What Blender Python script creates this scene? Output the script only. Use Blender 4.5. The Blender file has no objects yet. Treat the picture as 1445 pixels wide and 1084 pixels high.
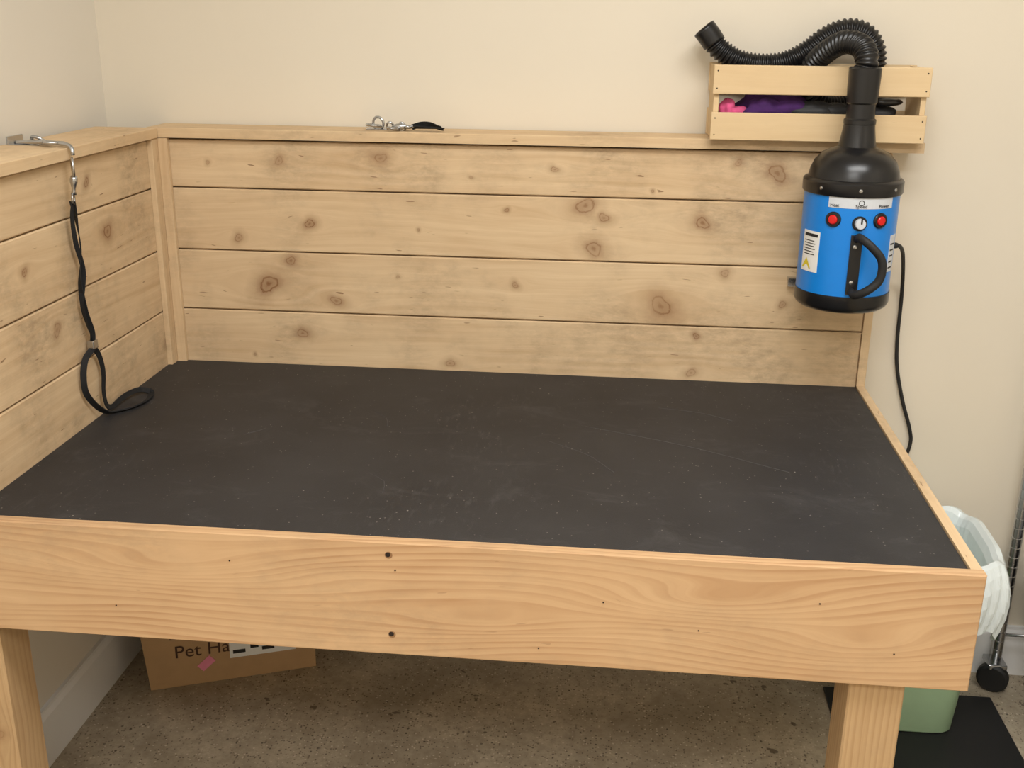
import bpy, math, random
import numpy as np
from mathutils import Vector, Matrix
random.seed(4); rng=np.random.RandomState(7)
scene=bpy.context.scene
scene.view_settings.view_transform='Standard'
scene.view_settings.look='None'
scene.view_settings.exposure=0.0
COL=scene.collection

# ------------------------------------------------------------------ helpers
def lin(r,g,b):
    f=lambda c:(c/255/12.92) if c/255<=.04045 else ((c/255+.055)/1.055)**2.4
    return (f(r),f(g),f(b),1)
class NT:
    def __init__(s,name):
        s.m=bpy.data.materials.new(name); s.m.use_nodes=True
        s.t=s.m.node_tree; s.b=s.t.nodes['Principled BSDF']
    def n(s,typ,**kw):
        x=s.t.nodes.new(typ)
        for k,v in kw.items(): setattr(x,k,v)
        return x
    def L(s,a,b): s.t.links.new(a,b)
    def math(s,op,a,b=0.0,c=None,clamp=False):
        x=s.n('ShaderNodeMath',operation=op,use_clamp=clamp)
        for i,v in enumerate([a,b] if c is None else [a,b,c]):
            if hasattr(v,'is_output'): s.L(v,x.inputs[i])
            else: x.inputs[i].default_value=v
        return x.outputs[0]
    def mix(s,f,a,b,mode='MIX'):
        x=s.n('ShaderNodeMix',data_type='RGBA',blend_type=mode)
        for i,v in ((0,f),(6,a),(7,b)):
            if hasattr(v,'is_output'): s.L(v,x.inputs[i])
            else: x.inputs[i].default_value=v
        return x.outputs[2]
    def ramp(s,f,stops,interp='LINEAR'):
        x=s.n('ShaderNodeValToRGB'); s.L(f,x.inputs[0]); e=x.color_ramp; e.interpolation=interp
        while len(e.elements)<len(stops): e.elements.new(.5)
        for el,(p,c) in zip(e.elements,stops):
            el.position=p; el.color=c if hasattr(c,'__len__') else (c,c,c,1)
        return x.outputs[0]
    def noise(s,vec,scale,detail=3,rough=.55,dist=0):
        x=s.n('ShaderNodeTexNoise'); s.L(vec,x.inputs['Vector'])
        x.inputs['Scale'].default_value=scale; x.inputs['Detail'].default_value=detail
        x.inputs['Roughness'].default_value=rough; x.inputs['Distortion'].default_value=dist
        return x.outputs['Fac']
    def vmul(s,vec,m):
        x=s.n('ShaderNodeVectorMath',operation='MULTIPLY'); s.L(vec,x.inputs[0]); x.inputs[1].default_value=m
        return x.outputs[0]
    def obj(s): return s.n('ShaderNodeTexCoord').outputs['Object']
    def bump(s,h,st,dist=.001):
        x=s.n('ShaderNodeBump'); s.L(h,x.inputs['Height']); x.inputs['Strength'].default_value=st
        x.inputs['Distance'].default_value=dist; s.L(x.outputs[0],s.b.inputs['Normal'])
    def base(s,c):
        if hasattr(c,'is_output'): s.L(c,s.b.inputs['Base Color'])
        else: s.b.inputs['Base Color'].default_value=c

def simple(name,c,rough=.5,metal=0,var=.06,scale=40,bump=0,spec=.5):
    t=NT(name); v=t.noise(t.obj(),scale,3)
    d=tuple(x*(1-var*2) for x in c[:3])+(1,); l=tuple(min(1,x*(1+var)) for x in c[:3])+(1,)
    t.base(t.mix(v,d,l)); t.b.inputs['Roughness'].default_value=rough; t.b.inputs['Metallic'].default_value=metal
    t.b.inputs['Specular IOR Level'].default_value=spec
    if bump: t.bump(v,bump)
    return t.m

def wood(name,light,dark,c1=.9,c2=.35,ringF=60,ringC=.25,sharp=False,dirt=.5,knot=lin(122,80,46),checks=.55):
    t=NT(name)
    a=t.n('ShaderNodeAttribute',attribute_name='grain').outputs['Vector']
    kd=t.n('ShaderNodeAttribute',attribute_name='knot').outputs['Fac']
    sep=t.n('ShaderNodeSeparateXYZ'); t.L(a,sep.inputs[0])
    n1=t.noise(t.vmul(a,(2.0,70,9)),1,4,.6)
    n2=t.noise(t.vmul(a,(9,480,9)),1,3,.6)
    n0=t.noise(t.vmul(a,(1.3,9,9)),1,2)
    n3=t.noise(t.vmul(a,(3,14,9)),1,3,.6)
    ph=t.math('ADD',t.math('MULTIPLY',sep.outputs[1],ringF),t.math('MULTIPLY',n0,2.2))
    if sharp:
        fr=t.math('FRACT',ph)
        ring=t.ramp(fr,[(0,.0),(.45,.2),(.84,1),(.94,.9),(1,.0)])
        ring=t.math('MULTIPLY',ring,t.ramp(n3,[(.3,.25),(.65,1)]))
    else:
        ring=t.math('MULTIPLY_ADD',t.math('SINE',t.math('MULTIPLY',ph,6.283)),.5,.5)
        ring=t.math('MULTIPLY',ring,t.ramp(n3,[(.4,0),(.7,1)]))
    f=t.math('ADD',t.math('MULTIPLY',t.math('SUBTRACT',n1,.5),c1),t.math('MULTIPLY',t.math('SUBTRACT',n2,.5),c2))
    f=t.math('ADD',f,t.math('MULTIPLY',t.math('SUBTRACT',n3,.5),.5))
    f=t.math('ADD',f,t.math('MULTIPLY',t.math('SUBTRACT',ring,.3),ringC))
    f=t.math('ADD',f,.38,clamp=True)
    c=t.mix(f,light,dark)
    w=t.n('ShaderNodeTexWhiteNoise',noise_dimensions='1D'); t.L(sep.outputs[2],w.inputs['W'])
    c=t.mix(t.math('MULTIPLY',w.outputs['Value'],.2),c,tuple(x*.75 for x in light[:3])+(1,))
    # handling grime (real stains on the boards)
    o=t.obj()
    g=t.math('MULTIPLY',t.ramp(t.noise(o,4.2,4,.6),[(.45,0),(.64,1)]),t.ramp(t.noise(t.vmul(o,(1,1,2.2)),24,5,.75),[(.34,0),(.64,1)]))
    c=t.mix(t.math('MULTIPLY',g,dirt),c,lin(150,129,104))
    # small dark checks along the grain (not inside knots)
    fl=t.noise(t.vmul(a,(24,210,9)),1,1); fl=t.ramp(fl,[(.755,0),(.78,1)])
    fl=t.math('MULTIPLY',fl,t.math('GREATER_THAN',kd,2.6))
    c=t.mix(t.math('MULTIPLY',fl,checks),c,lin(112,76,48))
    # knots
    kk=t.math('ADD',kd,t.math('MULTIPLY',t.math('SUBTRACT',t.noise(o,75,3,.6),.5),.7))
    km=t.ramp(t.math('MULTIPLY',kk,.33,clamp=True),[(.0,.95),(.07,.85),(.14,.6),(.25,.55),(.31,.95),(.35,.55),(.55,.26),(1,0)])
    kl=t.n('ShaderNodeSeparateColor'); t.L(km,kl.inputs[0])
    ks=t.ramp(t.noise(o,6,1),[(.35,.6),(.65,1)])
    c=t.mix(t.math('MULTIPLY',kl.outputs[0],ks),c,knot)
    t.base(c); t.b.inputs['Roughness'].default_value=.68; t.b.inputs['Specular IOR Level'].default_value=.22
    t.bump(f,.25,.0006)
    return t.m

class Boards:
    def __init__(s): s.v=[];s.f=[];s.g=[];s.k=[];s.n=0;s.seed=0
    def add(s,o,U,V,N,L,H,T,res=.02,knots=(),mode=None,c=.0012,seed=None):
        s.seed+=1; sd=s.seed if seed is None else seed
        o=np.array(o,float);U=np.array(U,float);V=np.array(V,float);N=np.array(N,float)
        nu=max(2,int(L/res)+1);nv=max(2,int(H/res)+1)
        us=np.concatenate([[0],np.linspace(c,L-c,nu),[L]]);vs=np.concatenate([[0],np.linspace(c,H-c,nv),[H]])
        nu=len(us);nv=len(vs)
        uu,vv=np.meshgrid(us,vs,indexing='ij')
        edge=np.zeros_like(uu);edge[0,:]=edge[-1,:]=1;edge[:,0]=edge[:,-1]=1
        P=o+uu[...,None]*U+vv[...,None]*V-(edge*c)[...,None]*N
        if mode: g=mode(uu,vv)
        else: g=vv+.006*np.sin(uu*3.1+sd)+.003*np.sin(uu*9+sd*2.3)
        k=np.full_like(uu,9.0)
        for i,(ku,kv,R) in enumerate(knots):
            du=(uu-ku);dv=vv-kv
            an=rng.uniform(-.6,.6);el=rng.uniform(1.0,1.7);q=math.sqrt(el)
            a_=du*math.cos(an)+dv*math.sin(an);b_=-du*math.sin(an)+dv*math.cos(an)
            th=np.arctan2(b_,a_);irr=1+.13*np.sin(2*th+i)+.09*np.sin(3*th+2*i+sd)
            r=np.sqrt((a_/q)**2+(b_*q/1.15)**2)/(R*irr); k=np.minimum(k,r)
            d2=(du/2.6)**2+dv**2;Re=2.0*R
            g=g-np.where(d2>Re*Re,Re*Re*dv/np.maximum(d2,1e-9),dv)*.9
        A=np.stack([uu+sd*3.7,g+sd*.731,np.full_like(uu,sd*1.37)],-1)
        base=s.n;idx=base+np.arange(nu*nv).reshape(nu,nv)
        s.v.append(P.reshape(-1,3));s.g.append(A.reshape(-1,3));s.k.append(k.reshape(-1))
        s.n+=nu*nv
        q=np.stack([idx[:-1,:-1],idx[1:,:-1],idx[1:,1:],idx[:-1,1:]],-1).reshape(-1,4)
        flip=np.dot(np.cross(U,V),N)<0
        b=[(i,0) for i in range(nu)]+[(nu-1,j) for j in range(1,nv)]+[(i,nv-1) for i in range(nu-2,-1,-1)]+[(0,j) for j in range(nv-2,0,-1)]
        bi=np.array([idx[i,j] for i,j in b]);bp=np.array([P[i,j] for i,j in b]);bg=np.array([A[i,j] for i,j in b])
        s.v.append(bp-N*(T-c));s.g.append(bg+np.array([0,T*.7,0]));s.k.append(np.full(len(b),9.0))
        ni=s.n+np.arange(len(b));s.n+=len(b)
        fs=q.tolist()
        for i in range(len(b)):
            j=(i+1)%len(b); fs.append([int(bi[j]),int(bi[i]),int(ni[i]),int(ni[j])])
        fs.append([int(x) for x in ni[::-1]])
        if flip: fs=[f[::-1] for f in fs]
        s.f+=fs
    def obj(s,name,mat):
        me=bpy.data.meshes.new(name); me.from_pydata(np.concatenate(s.v).tolist(),[],s.f)
        a=me.attributes.new('grain','FLOAT_VECTOR','POINT'); a.data.foreach_set('vector',np.concatenate(s.g).astype('f').ravel())
        a=me.attributes.new('knot','FLOAT','POINT'); a.data.foreach_set('value',np.concatenate(s.k).astype('f'))
        me.materials.append(mat); o=bpy.data.objects.new(name,me); COL.objects.link(o); return o
X=(1,0,0);Y=(0,1,0);Z=(0,0,1);nX=(-1,0,0);nY=(0,-1,0);nZ=(0,0,-1)

def mesh(name,v,f,mat,smooth=False):
    me=bpy.data.meshes.new(name); me.from_pydata([tuple(x) for x in v],[],f); me.materials.append(mat)
    if smooth: me.polygons.foreach_set('use_smooth',[True]*len(me.polygons))
    me.update(); o=bpy.data.objects.new(name,me); COL.objects.link(o); return o
def box(name,lo,hi,mat,bevel=0):
    x0,y0,z0=lo;x1,y1,z1=hi
    v=[(x0,y0,z0),(x1,y0,z0),(x1,y1,z0),(x0,y1,z0),(x0,y0,z1),(x1,y0,z1),(x1,y1,z1),(x0,y1,z1)]
    f=[(0,3,2,1),(4,5,6,7),(0,1,5,4),(1,2,6,5),(2,3,7,6),(3,0,4,7)]
    o=mesh(name,v,f,mat)
    if bevel:
        m=o.modifiers.new('b','BEVEL');m.width=bevel;m.segments=3
    return o
def group(name,parts):
    e=bpy.data.objects.new(name,None);e.empty_display_size=.05;COL.objects.link(e)
    for p in parts: p.parent=e
    return e
def catmull(pts,step):
    P=[np.array(p,float) for p in pts];P=[2*P[0]-P[1]]+P+[2*P[-1]-P[-2]];out=[]
    for i in range(1,len(P)-2):
        n=max(2,int(np.linalg.norm(P[i+1]-P[i])/step*1.05))
        for k in range(n):
            t=k/n;out.append(.5*((2*P[i])+(-P[i-1]+P[i+1])*t+(2*P[i-1]-5*P[i]+4*P[i+1]-P[i+2])*t*t+(-P[i-1]+3*P[i]-3*P[i+1]+P[i+2])*t**3))
    out.append(P[-2]);return np.array(out)
def frames(C):
    T=np.gradient(C,axis=0);T/=np.linalg.norm(T,axis=1)[:,None]
    a=np.array([0,0,1.]) if abs(T[0][2])<.9 else np.array([1.,0,0])
    n=a-T[0]*(a@T[0]);n/=np.linalg.norm(n);Ns=[n]
    for i in range(1,len(C)):
        n=Ns[-1]-T[i]*(Ns[-1]@T[i]);n/=np.linalg.norm(n);Ns.append(n)
    Ns=np.array(Ns);return T,Ns,np.cross(T,Ns)
def sweep(name,C,sec,mat,closed=False,smooth=True,caps=True):
    T,N,B=frames(C);d=np.concatenate([[0],np.cumsum(np.linalg.norm(np.diff(C,axis=0),axis=1))])
    v=[];f=[];m=None
    for i in range(len(C)):
        S=sec(i,d[i]);m=len(S)
        for a,b in S: v.append(C[i]+N[i]*a+B[i]*b)
    n=len(C)
    for i in range(n if closed else n-1):
        for j in range(m):
            i2=(i+1)%n;f.append((i*m+j,i*m+(j+1)%m,i2*m+(j+1)%m,i2*m+j))
    if caps and not closed: f.append(tuple(range(m-1,-1,-1)));f.append(tuple((n-1)*m+j for j in range(m)))
    return mesh(name,v,f,mat,smooth)
def circ(r,m=12): return [(r*math.cos(2*math.pi*j/m),r*math.sin(2*math.pi*j/m)) for j in range(m)]
def tube(name,pts,r,mat,step=.006,m=12,**k):
    rf=r if callable(r) else (lambda s:r)
    return sweep(name,catmull(pts,step),lambda i,s:circ(rf(s),m),mat,**k)
def ribbon(name,pts,w,th,mat,tw=lambda s:0,step=.004):
    def sec(i,s):
        a=tw(s);ca,sa=math.cos(a),math.sin(a)
        return [(x*ca-y*sa,x*sa+y*ca) for x,y in [(-w/2,-th/2),(w/2,-th/2),(w/2,th/2),(-w/2,th/2)]]
    return sweep(name,catmull(pts,step),sec,mat,smooth=False)
def lathe(name,prof,center,mat,axis=Z,m=48,smooth=True,caps=True):
    a=np.array(axis,float);a/=np.linalg.norm(a)
    t=np.array([1.,0,0]) if abs(a[0])<.9 else np.array([0,1.,0]);n=np.cross(a,t);n/=np.linalg.norm(n);b=np.cross(a,n)
    c=np.array(center,float);v=[];f=[]
    for r,z in prof:
        for j in range(m):
            th=2*math.pi*j/m;v.append(c+a*z+n*r*math.cos(th)+b*r*math.sin(th))
    for i in range(len(prof)-1):
        for j in range(m): f.append((i*m+j,i*m+(j+1)%m,(i+1)*m+(j+1)%m,(i+1)*m+j))
    if caps: f.append(tuple(range(m-1,-1,-1)));f.append(tuple((len(prof)-1)*m+j for j in range(m)))
    o=mesh(name,v,f,mat,smooth)
    if smooth:
        md=o.modifiers.new('es','EDGE_SPLIT');md.split_angle=math.radians(35)
    return o
def ring(name,c,R,r,mat,ax=Z,sx=1.0,m=28):
    a=Vector(ax).normalized();t=Vector((1,0,0)) if abs(a.x)<.9 else Vector((0,1,0));n=a.cross(t).normalized();b=a.cross(n)
    C=np.array([Vector(c)+n*R*math.cos(2*math.pi*i/m)+b*R*sx*math.sin(2*math.pi*i/m) for i in range(m)])
    v=[];f=[];k=8
    for i in range(m):
        rad=(Vector(C[i])-Vector(c)).normalized()
        for j in range(k):
            th=2*math.pi*j/k;v.append(Vector(C[i])+rad*r*math.cos(th)+a*r*math.sin(th))
    for i in range(m):
        for j in range(k): f.append((i*k+j,i*k+(j+1)%k,((i+1)%m)*k+(j+1)%k,((i+1)%m)*k+j))
    return mesh(name,v,f,mat,True)
def text(name,body,size,mat,M,ext=.0002,align='LEFT'):
    cu=bpy.data.curves.new(name,'FONT');cu.body=body;cu.size=size;cu.extrude=ext;cu.align_x=align
    cu.materials.append(mat);o=bpy.data.objects.new(name,cu);COL.objects.link(o);o.matrix_world=M;return o

# ------------------------------------------------------------------ materials
M_pine=wood('pine_planks',lin(226,200,163),lin(190,155,115),c1=.85,c2=.4,ringF=48,ringC=.3,dirt=.58,checks=.7)
M_trim=wood('pine_trim',lin(227,201,163),lin(198,162,121),c1=.7,c2=.35,ringF=90,ringC=.2,dirt=.4)
M_fir=wood('fir_apron',lin(214,179,138),lin(168,123,82),c1=.5,c2=.4,ringF=120,ringC=.46,sharp=True,dirt=.3,checks=.25)
M_leg=wood('fir_legs',lin(204,172,130),lin(166,129,88),c1=.6,c2=.4,ringF=100,ringC=.4,sharp=True,dirt=.2,checks=.15)
M_crate=wood('crate_wood',lin(228,203,163),lin(208,176,132),c1=.6,c2=.3,ringF=50,ringC=.15,dirt=.05,checks=.1)

t=NT('wall_paint');o_=t.obj();t.base(t.mix(t.noise(o_,1.6,3),lin(219,209,191),lin(227,218,201)))
t.b.inputs['Roughness'].default_value=.55;t.bump(t.noise(o_,260,3),.12,.0006);M_wall=t.m
t=NT('wall_paint_white');o_=t.obj();t.base(t.mix(t.noise(o_,2,3),lin(224,217,204),lin(231,225,214)))
t.b.inputs['Roughness'].default_value=.5;t.bump(t.noise(o_,260,3),.12,.0006);M_wallL=t.m
M_base=simple('baseboard_paint',lin(238,238,238),.4,var=.02,scale=8)
M_ceil=simple('ceiling_paint',lin(238,238,237),.8,var=.02,scale=8)
# floor
t=NT('speckled_concrete_floor');o_=t.obj()
c=t.mix(t.ramp(t.noise(o_,6,6,.72),[(.32,0),(.68,1)]),lin(158,145,124),lin(196,183,160))
c=t.mix(t.math('MULTIPLY',t.ramp(t.noise(o_,40,5,.78),[(.42,0),(.62,1)]),.45),c,lin(136,121,101))
c=t.mix(t.math('MULTIPLY',t.ramp(t.noise(o_,2.4,5,.65),[(.48,0),(.64,1)]),.38),c,lin(122,109,92))
mk=t.ramp(t.noise(o_,9,3,.6),[(.3,.45),(.6,1)])
for vs_,rr_,th_,al_,cc_ in ((170,.38,.78,.75,lin(80,64,50)),(85,.26,.86,.85,lin(62,48,38)),(150,.34,.84,.6,lin(226,214,194))):
    v=t.n('ShaderNodeTexVoronoi');t.L(o_,v.inputs['Vector']);v.inputs['Scale'].default_value=vs_
    sc=t.n('ShaderNodeSeparateColor');t.L(v.outputs['Color'],sc.inputs[0])
    fk=t.math('MULTIPLY',t.math('MULTIPLY',t.math('LESS_THAN',v.outputs['Distance'],rr_),t.math('GREATER_THAN',sc.outputs[0],th_)),mk)
    c=t.mix(t.math('MULTIPLY',fk,al_),c,cc_)
st=t.ramp(t.noise(o_,15,3,.6),[(.68,0),(.70,1)])
c=t.mix(t.math('MULTIPLY',st,.8),c,lin(76,60,47))
t.base(c);t.b.inputs['Roughness'].default_value=.42;M_floor=t.m
# rubber mat
t=NT('rubber_mat');o_=t.obj()
c=t.mix(t.ramp(t.noise(o_,3,5,.65),[(.35,0),(.7,1)]),lin(42,41,42),lin(53,52,53))
d1=t.ramp(t.noise(t.vmul(o_,(1,1.6,1)),5.5,6,.78,.6),[(.55,0),(.78,1)])
c=t.mix(t.math('MULTIPLY',d1,.28),c,lin(98,96,96))
d2=t.math('MULTIPLY',t.ramp(t.noise(o_,2.3,2,.5),[(.5,0),(.65,1)]),t.ramp(t.noise(t.vmul(o_,(30,8,1)),3,4,.7),[(.55,0),(.72,1)]))
c=t.mix(t.math('MULTIPLY',d2,.14),c,lin(120,118,116))
cl=t.ramp(t.noise(o_,2.6,3,.6),[(.3,.3),(.6,1)])
for sc_,rr,th,al in ((90,.12,.96,.6),(46,.07,.91,.8),(200,.26,.97,.4)):
    v=t.n('ShaderNodeTexVoronoi');t.L(o_,v.inputs['Vector']);v.inputs['Scale'].default_value=sc_
    s2=t.n('ShaderNodeSeparateColor');t.L(v.outputs['Color'],s2.inputs[0])
    f=t.math('MULTIPLY',t.math('LESS_THAN',v.outputs['Distance'],rr),t.math('GREATER_THAN',s2.outputs[0],th))
    c=t.mix(t.math('MULTIPLY',t.math('MULTIPLY',f,al),cl),c,lin(160,155,148))
t.base(c);t.b.inputs['Roughness'].default_value=.55;t.b.inputs['Specular IOR Level'].default_value=.3
t.bump(t.noise(o_,500,2),.3,.0006);M_mat=t.m
M_scr=simple('scratched_rubber',lin(78,78,80),.7)
M_blackpl=simple('black_plastic',lin(22,22,24),.28)
M_hose=simple('black_hose_plastic',lin(20,20,22),.33)
M_rub=simple('black_rubber',lin(24,24,25),.6)
M_web=simple('black_webbing',lin(20,20,22),.85,var=.3,scale=600,bump=.3)
M_blue=simple('blue_enamel',lin(8,128,220),.3,var=.02)
M_silver=simple('silver_label',lin(206,210,216),.4,0,var=.02)
M_chrome=simple('galvanised_steel',lin(190,192,195),.25,1,var=.08)
M_red=simple('red_switch',lin(215,22,22),.3)
M_white=simple('white_paper',lin(232,232,230),.6,var=.02)
M_yel=simple('yellow_warning',lin(225,205,50),.6)
M_ink=simple('black_ink',lin(30,26,24),.7)
M_card=simple('cardboard',lin(182,148,108),.85,var=.08,scale=25)
M_brown=simple('brown_ink',lin(70,45,30),.8)
M_pink=simple('pink_sticker',lin(232,140,168),.6)
M_green=simple('green_bin_plastic',lin(184,218,180),.45,var=.03)
M_liner=simple('liner_plastic',lin(226,236,238),.25,var=.04,scale=30)
M_purple=simple('purple_cloth',lin(70,30,96),.9,var=.3,scale=60)
M_pinkc=simple('pink_cloth',lin(220,90,140),.9,var=.2,scale=60)
M_hole=simple('hole_dark',lin(40,26,16),.9)
t=NT('lamp_diffuser');t.base((1,1,1,1));t.b.inputs['Emission Color'].default_value=(1,1,.99,1);t.b.inputs['Emission Strength'].default_value=3;M_lamp=t.m

# ------------------------------------------------------------------ room
XL,YB,XR,YF,ZC=-.155,.10,2.75,-4.2,2.75
box('floor',(XL-.1,YF-.1,-.1),(XR+.1,YB+.1,0),M_floor)
box('ceiling',(XL-.1,YF-.1,ZC),(XR+.1,YB+.1,ZC+.1),M_ceil)
box('wall_back',(XL-.1,YB,0),(XR+.1,YB+.1,ZC),M_wall)
box('wall_left',(XL-.1,YF,0),(XL,YB,ZC),M_wallL)
box('wall_right',(XR,YF,0),(XR+.1,YB,ZC),M_wall)
box('wall_front',(XL-.1,YF-.1,0),(XR+.1,YF,ZC),M_wall)
def basebd(name,p0,p1,n,h=.135):
    p0=np.array(p0);p1=np.array(p1);n=np.array(n);prof=[(0,0),(.014,0),(.014,h-.02),(.009,h-.008),(.009,h),(0,h)]
    v=[np.append(p+n*a,z) for p in (p0,p1) for a,z in prof];k=len(prof)
    f=[(i,(i+1)%k,k+(i+1)%k,k+i) for i in range(k)]+[tuple(range(k-1,-1,-1)),tuple(range(k,2*k))]
    return mesh(name,v,f,M_base)
basebd('baseboard_left',(XL,YF),(XL,YB),(1,0));basebd('baseboard_back',(XL+.014,YB),(XR,YB),(0,-1));basebd('baseboard_right',(XR,YF),(XR,YB-.014),(-1,0))

# ------------------------------------------------------------------ table
H=.78;W=1.6;D=.87;T=.019
ZL=[.766,.909,1.051,1.194,1.3027]
K={0:[(.318,.857,.010),(.67,.797,.008),(1.229,.797,.009),(1.235,.885,.006),(.2,.80,.003)],
   1:[(.244,.973,.018),(.300,1.03,.009),(.403,.938,.010),(.821,.99,.006),(1.151,.953,.019),(1.289,1.032,.008),(.55,1.0,.003),(1.42,.965,.007)],
   2:[(.349,1.117,.009),(.975,1.174,.016),(1.016,1.149,.009),(1.232,1.143,.012),(.997,1.078,.015),(.60,1.11,.003),(.18,1.08,.008),(.80,1.16,.004)],
   3:[(.286,1.257,.008),(.518,1.268,.010),(.905,1.252,.006),(1.385,1.255,.016),(1.12,1.21,.003),(.12,1.25,.004),(1.30,1.275,.006),(.72,1.23,.003)]}
B=Boards()
for i in range(4):
    z0=ZL[i];h=ZL[i+1]-z0-.0028
    B.add((0,0,z0),X,Z,nY,W,h,T,res=.0032,knots=[(a,b-z0,r) for a,b,r in K[i]],c=.0024)
back=B.obj('back_planks',M_pine)
KL={0:[(-.03,.84,.010)],1:[(-.515,.997,.011)],2:[(-.27,1.14,.013),(-.6,1.127,.007)],3:[(-.335,1.25,.008)]}
B=Boards();B.seed=20
for i in range(4):
    z0=ZL[i];h=ZL[i+1]-z0-.0028
    B.add((0,-D,z0),Y,Z,X,D,h,T,res=.004,knots=[(a+D,b-z0,r) for a,b,r in KL[i]],c=.0024)
left=B.obj('left_planks',M_pine)
B=Boards();B.seed=40
cz=1.3045;ct=.0215
B.add((-.012,-.014,cz+ct),X,Y,Z,1.692,.108,ct,res=.02,knots=[(1.0,.05,.008)])
B.add((-.128,-D-.02,cz+ct),Y,X,Z,D+.004,.144,ct,res=.02)
B.add((.0125,-.013,H-.004),Z,X,nY,cz-H+.003,.022,.012,res=.02)
B.add((.0125,-.043,H-.004),Z,Y,X,cz-H+.003,.043,.012,res=.02)
B.add((W+.019,-.004,H-.02),Z,Y,X,cz-H+.018,.098,.0185,res=.02)
for x in (.05,.78,1.5): B.add((x,.0205,.60),Z,X,nY,cz-.60,.038,.075,res=.2)
for y in (-.86,-.45,-.06): B.add((-.0195,y,.60),Z,Y,X,cz-.60,.038,.075,res=.2)
trim=B.obj('cap_and_trim',M_trim)
# flat-sawn fir: long wavy grain with a few stretched cathedral figures
wr_=np.random.RandomState(11);WV=[(wr_.uniform(1.5,9),wr_.uniform(-14,22),wr_.uniform(0,6.28),wr_.uniform(.0010,.0030)) for _ in range(10)]
def fir(uu,vv):
    g=vv*.62+.010*np.sin(uu*2.1+.5)
    for u0,v0,su,sv,A in ((.42,.135,.20,.030,.022),(.20,.05,.16,.02,.010),(.98,.07,.18,.028,.022),(1.30,.13,.17,.030,.026),(1.56,.07,.14,.03,.020),(.72,.14,.10,.02,-.008)):
        g=g+A*np.exp(-((uu-u0)/su)**2-((vv-v0-.06*(uu-u0))/sv)**2)
    for a,b,p,m in WV: g=g+m*np.sin(a*uu+b*vv+p)
    return g
B=Boards();B.seed=60
B.add((-.10,-D-T,.5807),X,Z,nY,W+T+.10,.2023,T,res=.005,mode=fir,seed=60,c=.0018)
apron=B.obj('front_apron',M_fir)
B=Boards();B.seed=70
B.add((W+T,-D+.0005,.5807),Y,Z,X,D+.098,.2018,T-.0005,res=.02)
B.add((0.0,.02,.62),X,Z,Y,W,.12,T,res=.1)
B.add((0,-D,.757),X,Y,Z,W,D,.017,res=.1)
for x in (.35,.9): B.add((x,-D+.002,.60),Y,Z,X,D+.0,.14,.038,res=.2)
side=B.obj('side_apron_and_deck',M_trim)
B=Boards();B.seed=80
def post(x0,y0,x1,y1,z1,k=()):
    B.add((x0,y0,0),Z,X,nY,z1,x1-x0,y1-y0,res=.006 if k else .02,knots=k,c=.003)
post(1.444,-D+.001,1.531,-D+.092,.739)
post(-.068,-D+.001,.022,-D+.085,.739,k=[(.35,.06,.008)])
legs=B.obj('legs',M_leg)
holes=[]
for i,(x,z) in enumerate(((.709,.762),(.711,.619),(.72,.735),(.45,.735),(1.2,.66),(1.38,.72),(.95,.61),(.25,.64),(1.05,.70),(1.50,.64))):
    r=.0042 if i<2 else .0013
    holes.append(lathe('screw_hole_%d'%i,[(r*1.0,0),(r,.0006)],(x,-D-T-.0004,z),M_hole,axis=nY,m=16))
    if i<2: holes.append(lathe('hole_countersink_%d'%i,[(.0062,0),(.0058,.0004)],(x+.001,-D-T-.0002,z-.001),M_leg,axis=nY,m=18))
group('wooden_grooming_table',[back,left,trim,apron,side,legs]+holes)
mt=box('mat_sheet',(.001,-D+.001,.774),(W-.001,-.001,H),M_mat,bevel=.002)
scr=[]
for i,(a,b_) in enumerate((((1.0,-.33),(1.38,-.52)),((.93,-.42),(1.06,-.56)),((.55,-.30),(.60,-.38)),((.62,-.62),(.66,-.70)),((.33,-.46),(.36,-.42)),((1.15,-.20),(1.30,-.26)))):
    m_=((a[0]+b_[0])/2+.012,(a[1]+b_[1])/2+.01)
    pts=[(a[0],a[1],H-.0001),(m_[0],m_[1],H-.0001),(b_[0],b_[1],H-.0001)]
    scr.append(tube('scratch_%d'%i,pts,.00045,M_scr,step=.02,m=6))
group('rubber_table_mat',[mt]+scr)

# ------------------------------------------------------------------ crate
B=Boards();B.seed=90
cx0,cx1,cy0,cy1,zb,ztp=1.232,1.668,-.047,.092,1.327,1.478
for (a,b) in ((1.3275,1.3835),(1.4205,1.4785)):
    B.add((cx0,cy0,a),X,Z,nY,cx1-cx0,b-a,.009,res=.01)
    B.add((cx0,cy1,a),X,Z,Y,cx1-cx0,b-a,.009,res=.02)
for x,n in ((cx0+.003,nX),(cx1-.003,X)):
    B.add((x,cy0+.0095,zb),Y,Z,n,cy1-cy0-.019,.150,.011,res=.02)
B.add((cx0+.015,cy0+.01,zb+.008),X,Y,Z,cx1-cx0-.03,cy1-cy0-.02,.007,res=.05)
cr=B.obj('crate_boards',M_crate)
nails=[]
for x in (cx0+.008,cx1-.008):
    for z in (1.338,1.372,1.432,1.467): nails.append(lathe('nail_%d'%len(nails),[(.0016,0),(.0012,.0006)],(x,cy0-.0001,z),M_hole,axis=nY,m=8))
group('wooden_crate',[cr]+nails)
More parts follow.
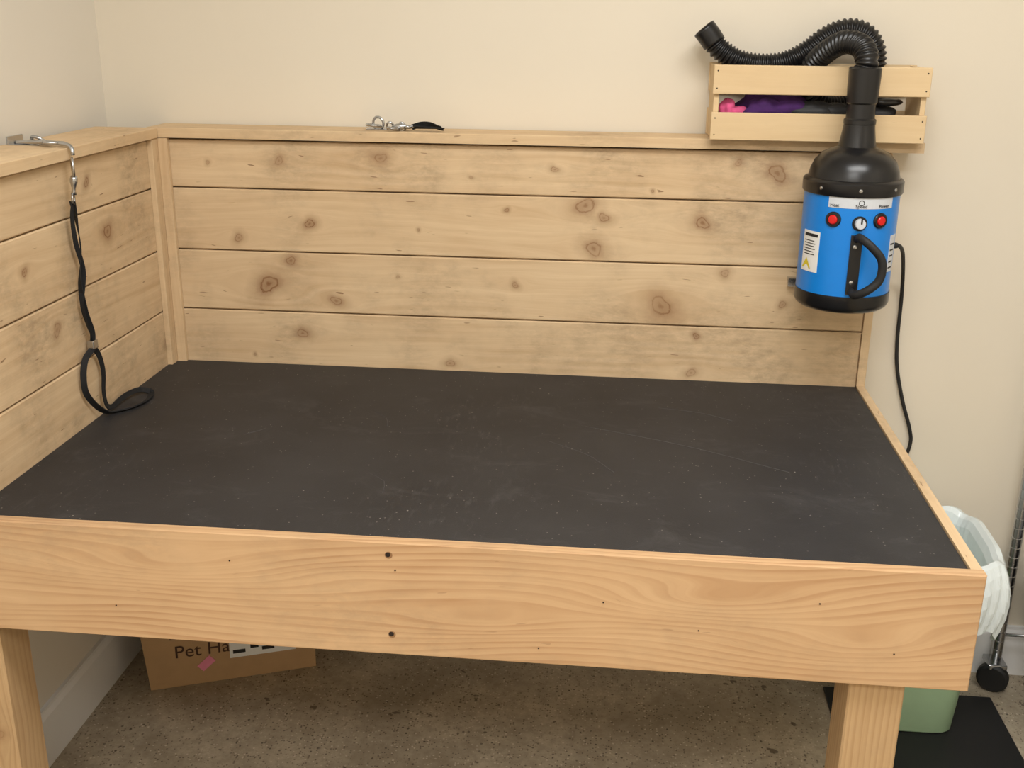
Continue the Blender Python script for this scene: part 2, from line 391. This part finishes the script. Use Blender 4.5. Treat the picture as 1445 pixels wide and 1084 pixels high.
def blob(name,c,s,mat,seed=0,amp=.25):
    v=[];f=[];nu,nv=28,16;r=np.random.RandomState(seed);ph=r.rand(8)*6
    for i in range(nv+1):
        th=math.pi*i/nv
        for j in range(nu):
            p=2*math.pi*j/nu
            k=1+amp*(math.sin(3*p+ph[0]+2*th)*.4+math.sin(5*p+ph[1]-3*th)*.3+math.sin(7*th+ph[2]+p)*.3)*math.sin(th)
            v.append((c[0]+s[0]*k*math.sin(th)*math.cos(p),c[1]+s[1]*k*math.sin(th)*math.sin(p),c[2]+s[2]*k*math.cos(th)))
    for i in range(nv):
        for j in range(nu): f.append((i*nu+j,(i+1)*nu+j,(i+1)*nu+(j+1)%nu,i*nu+(j+1)%nu))
    return mesh(name,v,f,mat,True)
group('grooming_supplies',[blob('purple_towel',(1.37,.020,1.382),(.085,.040,.045),M_purple,1,.3),
  blob('purple_towel_fold',(1.345,-.008,1.383),(.045,.022,.030),M_purple,8,.35),
  blob('pink_cloth',(1.268,-.008,1.376),(.018,.022,.034),M_pinkc,2,.3),
  blob('pink_cloth_fold',(1.288,-.012,1.368),(.028,.018,.026),M_pinkc,6,.4),
  blob('dark_cloth',(1.445,-.006,1.378),(.05,.024,.030),M_rub,5,.25),
  blob('dark_cloth_fold',(1.50,-.004,1.376),(.05,.024,.028),M_rub,9,.25),
  blob('dark_pouch',(1.575,.004,1.374),(.045,.026,.028),M_rub,12,.2)])
group('grooming_brush',[blob('brush_head',(1.59,-.012,1.408),(.035,.016,.009),M_blackpl,3,.05),tube('brush_handle',[(1.575,-.014,1.408),(1.545,-.018,1.409),(1.51,-.018,1.406)],.005,M_blackpl)])

# ------------------------------------------------------------------ dryer
dc=(1.52,-.118);R=.094
def cyl_patch(name,t0,t1,z0,z1,rad,mat,m=20,th=.0006):
    v=[];f=[]
    for i in range(m+1):
        a=math.radians(t0+(t1-t0)*i/m)
        for z in (z0,z1):
            for rr in (rad,rad+th): v.append((dc[0]+rr*math.sin(a),dc[1]-rr*math.cos(a),z))
    for i in range(m):
        b=i*4;n=b+4
        f+=[(b+1,n+1,n+3,b+3),(b+2,b+3,n+3,n+2),(b,n,n+1,b+1),(b,b+2,n+2,n)]
    f+=[(0,1,3,2),(m*4,m*4+2,m*4+3,m*4+1)]
    return mesh(name,v,f,mat)
def pol(a,r,z): a=math.radians(a);return np.array((dc[0]+r*math.sin(a),dc[1]-r*math.cos(a),z))
def rad(a): a=math.radians(a);return (math.sin(a),-math.cos(a),0)
P=[]
P.append(lathe('blue_body',[(R,1.03),(R,1.243)],(dc[0],dc[1],0),M_blue,m=72))
P.append(lathe('base_cap',[(.06,1.000),(R-.010,1.002),(R-.002,1.008),(R+.002,1.016),(R+.002,1.038)],(dc[0],dc[1],0),M_blackpl,m=72))
P.append(lathe('top_band',[(R+.003,1.238),(R+.005,1.241),(R+.005,1.262),(R+.002,1.266),(R-.004,1.268),(R-.007,1.283),(R-.014,1.300),(R-.028,1.315),(R-.045,1.323),(.040,1.326),(.037,1.328),(.034,1.345),(.031,1.365),(.0295,1.382)],(dc[0],dc[1],0),M_blackpl,m=72))
P.append(lathe('outlet_cuff',[(.0285,1.37),(.0315,1.372),(.0315,1.380),(.028,1.383),(.027,1.41),(.0300,1.413),(.0310,1.44),(.0318,1.478),(.029,1.481)],(dc[0],dc[1],0),M_hose,m=40))
P.append(cyl_patch('control_label',-38,44,1.2165,1.2375,R,M_silver))
for i,(s,a) in enumerate((('Heat',-30),('Speed',1),('Power',30))):
    p=pol(a,R+.0012,1.2185);r=Vector(rad(a));ux=Vector((-r.y,r.x,0))
    Mx=Matrix((( ux.x,0,r.x,p[0]),(ux.y,0,r.y,p[1]),(0,1,0,p[2]),(0,0,0,1)))
    P.append(text('label_text_%d'%i,s,.0095,M_ink,Mx,align='CENTER'))
P.append(ring('label_dial_arc',pol(1,R+.0008,1.228),.005,.0007,M_ink,ax=rad(1)))
for i,a in enumerate((-30,27)):
    c=pol(a,R-.002,1.193)
    P.append(lathe('switch_bezel_%d'%i,[(.0155,0),(.0155,.004),(.014,.006),(.0105,.0062),(.0100,.0045)],c,M_blackpl,axis=rad(a),m=32))
    P.append(lathe('switch_rocker_%d'%i,[(.0092,0.003),(.0092,.007),(.0075,.0088),(.001,.0092)],c,M_red,axis=rad(a),m=32))
P.append(lathe('speed_knob_skirt',[(.0145,0),(.0145,.004),(.0135,.005)],pol(1,R-.002,1.188),M_blackpl,axis=rad(1),m=32))
P.append(lathe('speed_knob',[(.0105,0),(.0102,.012),(.0090,.014),(.001,.0142)],pol(1,R,1.188),M_silver,axis=rad(1),m=16,smooth=False))
P.append(box('knob_pointer',(1.5215,-.2275,1.189),(1.5245,-.2255,1.200),M_ink))
P.append(cyl_patch('warning_label',-74,-45,1.080,1.163,R,M_white))
P.append(cyl_patch('warning_label_stripe',-71,-48,1.152,1.158,R+.0005,M_ink))
tri=[pol(-72,R+.0013,1.086),pol(-55,R+.0013,1.086),pol(-63.5,R+.0013,1.108)]
P.append(mesh('warning_triangle',tri,[(0,1,2)],M_yel))
for k in range(6): P.append(cyl_patch('warning_line_%d'%k,-70,-51-2*(k%2),1.115+.0055*k,1.1165+.0055*k,R+.0005,M_ink,m=6))
P.append(cyl_patch('rating_label',50,66,1.085,1.16,R,M_silver))
for k in range(5): P.append(cyl_patch('rating_line_%d'%k,52,62,1.092+.012*k,1.095+.012*k,R+.0005,M_ink,m=6))
P.append(cyl_patch('handle_plate',-7,6,1.045,1.165,R,M_blackpl,th=.006))
hp=[pol(-1,R+.004,1.158),pol(1,R+.022,1.163),pol(9,R+.038,1.150),pol(17,R+.046,1.128),pol(19,R+.048,1.104),pol(17,R+.046,1.080),pol(9,R+.038,1.060),pol(1,R+.022,1.048),pol(-1,R+.004,1.052)]
def hs(i,s): return [(.0085*math.cos(q),.0065*math.sin(q)) for q in [2*math.pi*j/14 for j in range(14)]]
P.append(sweep('d_handle',catmull(hp,.004),hs,M_rub))
for i,z in enumerate((1.142,1.070)): P.append(lathe('handle_screw_%d'%i,[(.0045,0),(.004,.002),(.0005,.003)],pol(-2,R+.006,z),M_chrome,axis=rad(-2),m=14))
for i,a in enumerate((-48,-2,44,90)):
    P.append(lathe('band_screw_%d'%i,[(.004,0),(.0035,.002),(.0005,.0028)],pol(a,R+.004,1.252),M_chrome,axis=rad(a),m=12))
P.append(box('hanging_bracket',(1.49,-.030,1.05),(1.55,-.0005,1.23),M_chrome))
P.append(box('bracket_foot',(1.425,-.02,1.012),(1.475,-.0005,1.03),M_chrome))
hz=[(1.52,-.118,1.476),(1.521,-.116,1.495),(1.513,-.095,1.518),(1.487,-.060,1.526),(1.458,-.022,1.506),(1.434,.012,1.470),(1.436,.026,1.425),(1.475,.040,1.396),(1.52,.048,1.394),(1.556,.048,1.418),(1.570,.042,1.465),(1.566,.038,1.510),(1.542,.036,1.541),(1.505,.034,1.549),(1.465,.032,1.534),(1.428,.030,1.505),(1.385,.028,1.483),(1.335,.028,1.477),(1.285,.029,1.485),(1.248,.030,1.506),(1.229,.030,1.525)]
def rr(s): return .0215+.0022*math.sin(2*math.pi*s/.0092)
P.append(tube('corrugated_hose',hz,rr,M_hose,step=.0014,m=28))
P.append(tube('hose_end_cuff',[(1.234,.030,1.519),(1.223,.030,1.534),(1.210,.030,1.549)],.0245,M_hose,step=.004,m=28))
P.append(lathe('hose_end_mouth',[(.0212,0),(.019,.0004)],(1.2095,.030,1.5495),M_hole,axis=(-.66,0,.75),m=28))
P.append(lathe('cord_strain_relief',[(.008,0),(.006,.02),(.004,.024)],(1.606,-.10,1.125),M_rub,axis=X,m=14))
P.append(tube('power_cord',[(1.620,-.100,1.125),(1.640,-.07,1.118),(1.664,-.01,1.09),(1.688,.06,1.03),(1.699,.088,.96),(1.702,.090,.87),(1.710,.090,.80),(1.732,.090,.72),(1.757,.090,.65),(1.762,.088,.61),(1.745,.084,.54),(1.72,.078,.40),(1.72,.078,.25),(1.70,.075,.18)],.0042,M_rub,m=10))
group('pet_hair_dryer',P)

# ------------------------------------------------------------------ leash (left) + tether (back)
zc=cz+ct
L=[]
L.append(box('hook_plate',(-.115,-.40,zc),(-.055,-.345,zc+.002),M_chrome,bevel=.0008))
L.append(box('hook_plate_tab',(-.118,-.40,zc),(-.114,-.345,zc+.016),M_chrome,bevel=.0008))
L.append(ring('eye_bolt',(-.060,-.385,zc+.008),.014,.0032,M_chrome,ax=(.2,.6,.8)))
L.append(tube('hook_shank',[(-.105,-.39,zc+.004),(-.06,-.40,zc+.007),(-.01,-.415,zc+.008),(.022,-.425,zc+.004),(.028,-.43,zc-.012)],.0040,M_chrome))
L.append(ring('shackle_ring',(-.020,-.405,zc+.007),.022,.0034,M_chrome,ax=(0,.1,1),sx=.75))
L.append(ring('snap_ring',(.026,-.432,zc-.035),.017,.0028,M_chrome,ax=(1,.6,0),sx=.65))
L.append(tube('snap_swivel',[(.026,-.432,zc-.05),(.025,-.433,zc-.062),(.022,-.433,zc-.085)],lambda s:.0055+.002*math.sin(s*180),M_chrome))
L.append(ring('snap_eye',(.020,-.433,zc-.093),.010,.0022,M_chrome,ax=(1,.3,0)))
s1=[(.018,-.434,zc-.098),(.016,-.424,1.19),(.014,-.416,1.13),(.014,-.434,1.07),(.014,-.428,1.01),(.014,-.410,.965),(.014,-.412,.945)]
s2=[(.020,-.436,zc-.098),(.018,-.442,1.20),(.017,-.438,1.15),(.016,-.420,1.09),(.016,-.440,1.03),(.016,-.428,.98),(.014,-.408,.945)]
tw=lambda s:1.2*math.sin(s*16)
L.append(ribbon('strap_upper_a',s1,.012,.002,M_web,tw));L.append(ribbon('strap_upper_b',s2,.009,.002,M_web,lambda s:1.5+s*9))
L.append(box('strap_slider',(.006,-.422,.930),(.020,-.402,.948),M_chrome,bevel=.002))
lp=[(.014,-.413,.932),(.013,-.448,.918),(.012,-.462,.885),(.012,-.458,.85),(.014,-.430,.815),(.018,-.398,.790),(.030,-.375,.7835),(.048,-.350,.783),(.058,-.315,.783),(.058,-.28,.783),(.048,-.248,.784)]
lq=[(.014,-.410,.932),(.012,-.388,.905),(.012,-.380,.87),(.012,-.388,.83),(.014,-.385,.80),(.016,-.365,.790),(.014,-.335,.791),(.018,-.295,.794),(.028,-.260,.792),(.048,-.248,.785)]
L.append(ribbon('strap_loop_a',lp,.012,.0024,M_web,lambda s:.8+s*2));L.append(ribbon('strap_loop_b',lq,.011,.0024,M_web,lambda s:.5-s*3))
L.append(tube('strap_hem',[(.052,-.252,.7845),(.046,-.243,.7855),(.036,-.246,.7845)],.0045,M_web))
group('grooming_leash',L)
T2=[]
zz=zc+.004
T2.append(box('anchor_plate',(.478,.035,zc),(.545,.080,zc+.002),M_chrome,bevel=.0008))
T2.append(ring('anchor_eye',(.505,.045,zc+.014),.013,.003,M_chrome,ax=(.3,1,.1)))
T2.append(ring('shackle',(.500,.028,zc+.010),.025,.0034,M_chrome,ax=(.1,.1,1),sx=.65))
T2.append(ring('anchor_ring',(.545,.012,zc+.006),.020,.003,M_chrome,ax=(.1,.1,1),sx=.6))
for i in range(4): T2.append(ring('chain_link_%d'%i,(.535+i*.014,.030-.003*i,zz+.004),.011,.0025,M_chrome,ax=(0,.2,1) if i%2 else (0,1,.5),sx=.7))
T2.append(tube('snap_clip',[(.545,.02,zz+.004),(.565,.018,zz+.006),(.590,.022,zz+.006)],lambda s:.005+.0025*math.sin(s*120),M_chrome))
T2.append(ribbon('tether_strap_a',[(.585,.024,zz+.004),(.605,.03,zz+.010),(.625,.03,zz+.010),(.645,.02,zz+.005),(.655,.010,zz+.004)],.012,.0024,M_web,lambda s:s*10))
T2.append(ribbon('tether_strap_b',[(.590,.022,zz+.005),(.612,.016,zz+.005),(.635,.008,zz+.005),(.66,.012,zz+.004)],.012,.0024,M_web,lambda s:1+s*6))
group('chain_tether',T2)

# ------------------------------------------------------------------ cardboard box
d=np.array([.927,.375]);d/=np.linalg.norm(d);nb=np.array([-d[1],d[0]]);p0=np.array([-.04,-.228]);Lb,Db,Hb=.40,.165,.33
def bp(a,b,z): q=p0+d*a+nb*b;return (q[0],q[1],z)
C=[]
s_=.012
v=[bp(0,0,0),bp(Lb,0,0),bp(Lb,Db,0),bp(0,Db,0),bp(-s_*2,0,Hb),bp(Lb,0,Hb),bp(Lb,Db,Hb),bp(-s_*2,Db,Hb)]
bo=mesh('carton',v,[(0,3,2,1),(0,1,5,4),(1,2,6,5),(2,3,7,6),(3,0,4,7)],M_card);sm=bo.modifiers.new('s','SOLIDIFY');sm.thickness=.004;sm.offset=-1
C.append(bo)
C.append(mesh('flap_front',[bp(.003,.001,Hb),bp(Lb-.003,.001,Hb),bp(Lb-.003,.081,Hb+.004),bp(.003,.081,Hb+.004)],[(0,1,2,3)],M_card))
C.append(mesh('flap_rear',[bp(.003,Db-.001,Hb),bp(.003,.083,Hb+.004),bp(Lb-.003,.083,Hb+.004),bp(Lb-.003,Db-.001,Hb)],[(0,1,2,3)],M_card))
def facemat(a,z,rot=0,off=.0012):
    q=p0+d*a-nb*off;c,s=math.cos(rot),math.sin(rot)
    ux=Vector((d[0]*c,d[1]*c,s));uy=Vector((-d[0]*s,-d[1]*s,c));n=Vector((-nb[0],-nb[1],0))
    return Matrix(((ux.x,uy.x,n.x,q[0]),(ux.y,uy.y,n.y,q[1]),(ux.z,uy.z,n.z,z),(0,0,0,1)))
C.append(text('carton_text',"Pet Hair",.048,M_brown,facemat(.062,.080)))
C.append(text('carton_text_upper',"Double",.048,M_brown,facemat(.05,.132)))
def sticker(name,a,z,w,h,mat,rot=0,off=.001):
    Mx=facemat(a,z,rot,off);o=mesh(name,[(-w/2,-h/2,0),(w/2,-h/2,0),(w/2,h/2,0),(-w/2,h/2,0)],[(0,1,2,3)],mat);o.matrix_world=Mx;return o
C.append(sticker('shipping_label',.272,.102,.160,.085,M_white,0,.0018))
for i,(a,w) in enumerate(((.215,.03),(.252,.02),(.285,.03),(.31,.012),(.332,.018))): C.append(sticker('label_print_%d'%i,a,.076+.012*(i%2),w,.010+.006*(i%2),M_ink,0,.0022))
C.append(sticker('pink_sticker',.135,.055,.04,.022,M_pink,.7,.0022))
group('cardboard_box',C)

# ------------------------------------------------------------------ floor mat, bin
box('floor_mat',(1.60,-1.0,0),(2.0,-.03,.008),M_rub,bevel=.003)
def sq(cx,cy,hx,hy,z,n=5,m=64,wr=0,ph=0):
    o=[]
    for j in range(m):
        a=2*math.pi*j/m;c,s=math.cos(a),math.sin(a)
        k=1+wr*(.7*math.sin(a*7+ph*.6+2*math.sin(a*2))+.45*abs(math.sin(a*12+ph*.8+1.5*math.sin(a*3)))+.35*math.sin(a*29+ph*2))
        o.append((cx+hx*k*math.copysign(abs(c)**(2/n),c),cy+hy*k*math.copysign(abs(s)**(2/n),s),z+wr*.45*math.sin(a*6+ph*.3)))
    return o
def loft(name,rings,mat,capA=True,capB=False,smooth=True):
    m=len(rings[0]);v=[p for r in rings for p in r];f=[]
    for i in range(len(rings)-1):
        for j in range(m): f.append((i*m+j,i*m+(j+1)%m,(i+1)*m+(j+1)%m,(i+1)*m+j))
    if capA: f.append(tuple(range(m-1,-1,-1)))
    if capB: f.append(tuple((len(rings)-1)*m+j for j in range(m)))
    return mesh(name,v,f,mat,smooth)
bx,by=1.768,-.10
bin_=loft('bin_body',[sq(bx,by,.098,.095,.009),sq(bx,by,.102,.099,.014),sq(bx,by-.01,.120,.135,.40),sq(bx,by-.01,.124,.140,.44),sq(bx,by-.01,.128,.144,.445),sq(bx,by-.01,.128,.144,.455),sq(bx,by-.01,.121,.137,.455),sq(bx,by,.098,.095,.02)],M_green,True,True)
ln=[]
for i,(z,g,w) in enumerate(((.22,-.020,.004),(.38,-.014,.010),(.45,-.010,.012),(.468,-.004,.012),(.476,.004,.012),(.472,.014,.014),(.45,.022,.022),(.42,.028,.03),(.39,.029,.036),(.36,.027,.04),(.33,.022,.042),(.305,.016,.045))):
    ln.append(sq(bx,by-.01,.126+g,.142+g,z,wr=w,ph=i*.55,m=150))
lo=loft('bin_liner',ln,M_liner,False,smooth=False);sm=lo.modifiers.new('s','SOLIDIFY');sm.thickness=.0008
group('waste_bin',[bin_,lo])

# ------------------------------------------------------------------ wire rack on right
Rk=[]
def pole(x,y):
    pr=[(.0125,.075)];z=.10
    while z<1.6: pr+=[(.0125,z),(.0112,z+.001),(.0112,z+.003),(.0125,z+.004)];z+=.0254
    Rk.append(lathe('pole_%d'%len(Rk),pr,(x,y,0),M_chrome,m=16))
    Rk.append(lathe('caster_wheel_%d'%len(Rk),[(.012,-.013),(.031,-.013),(.037,-.008),(.037,.008),(.031,.013),(.012,.013)],(x-.012,y-.03,.037),M_rub,axis=(.5,1,0),m=28))
    Rk.append(box('caster_fork_%d'%len(Rk),(x-.028,y-.04,.062),(x+.016,y+.014,.076),M_chrome,bevel=.003))
for x,y in ((2.025,.042),(2.60,.042),(2.10,-.38),(2.60,-.38)): pole(x,y)
for z in (.14,.75,1.35):
    for y in (-.38,.042): Rk.append(tube('rail_%d'%len(Rk),[(2.03 if y>0 else 2.10,y,z),(2.60,y,z)],.004,M_chrome,step=.1,m=8))
    for x in np.linspace(2.10,2.60,14): Rk.append(tube('wire_%d'%len(Rk),[(x,-.38,z+.004),(x,.042,z+.004)],.002,M_chrome,step=.2,m=6))
group('wire_shelving_rack',Rk)
loft('storage_tote',[sq(2.255,-.17,.195,.16,.148,n=8),sq(2.255,-.17,.215,.18,.36,n=8),sq(2.255,-.17,.232,.19,.362,n=8),sq(2.255,-.17,.232,.19,.38,n=8)],M_blackpl,True,True)

# ------------------------------------------------------------------ lights
def panel(name,x,y,sx,sy,power):
    f=box(name,(x-sx/2-.02,y-sy/2-.02,ZC-.03),(x+sx/2+.02,y+sy/2+.02,ZC-.0005),M_ceil)
    dd=box(name+'_diffuser',(x-sx/2,y-sy/2,ZC-.034),(x+sx/2,y+sy/2,ZC-.0302),M_lamp);dd.parent=f
    l=bpy.data.lights.new(name+'_light','AREA');l.shape='RECTANGLE';l.size=sx;l.size_y=sy;l.energy=power;l.color=(1,.998,.985)
    lo=bpy.data.objects.new(name+'_light',l);lo.location=(x,y,ZC-.045);COL.objects.link(lo);lo.parent=f
panel('ceiling_light_panel',1.45,-1.6,1.4,.6,33)
panel('ceiling_light_panel.001',.85,-3.1,1.4,.6,35)
w=bpy.data.worlds.new('w');scene.world=w;w.use_nodes=True;w.node_tree.nodes['Background'].inputs[0].default_value=(.8,.8,.8,1);w.node_tree.nodes['Background'].inputs[1].default_value=.3

# ------------------------------------------------------------------ camera
yaw,pi_,ro=.0974,.3264,.0104
r0=Vector((math.cos(yaw),math.sin(yaw),0));f0=Vector((-math.sin(yaw),math.cos(yaw),0));z=Vector((0,0,1))
F=f0*math.cos(pi_)-z*math.sin(pi_);U=f0*math.sin(pi_)+z*math.cos(pi_)
Rr=r0*math.cos(ro)+U*math.sin(ro);Uu=-r0*math.sin(ro)+U*math.cos(ro)
cd=bpy.data.cameras.new('camera');co=bpy.data.objects.new('camera',cd);COL.objects.link(co)
cd.sensor_width=36;cd.lens=1523.83/1445*36;cd.clip_start=.02
co.matrix_world=Matrix(((Rr.x,Uu.x,-F.x,1.0493),(Rr.y,Uu.y,-F.y,-2.3884),(Rr.z,Uu.z,-F.z,1.5643),(0,0,0,1)))
scene.camera=co
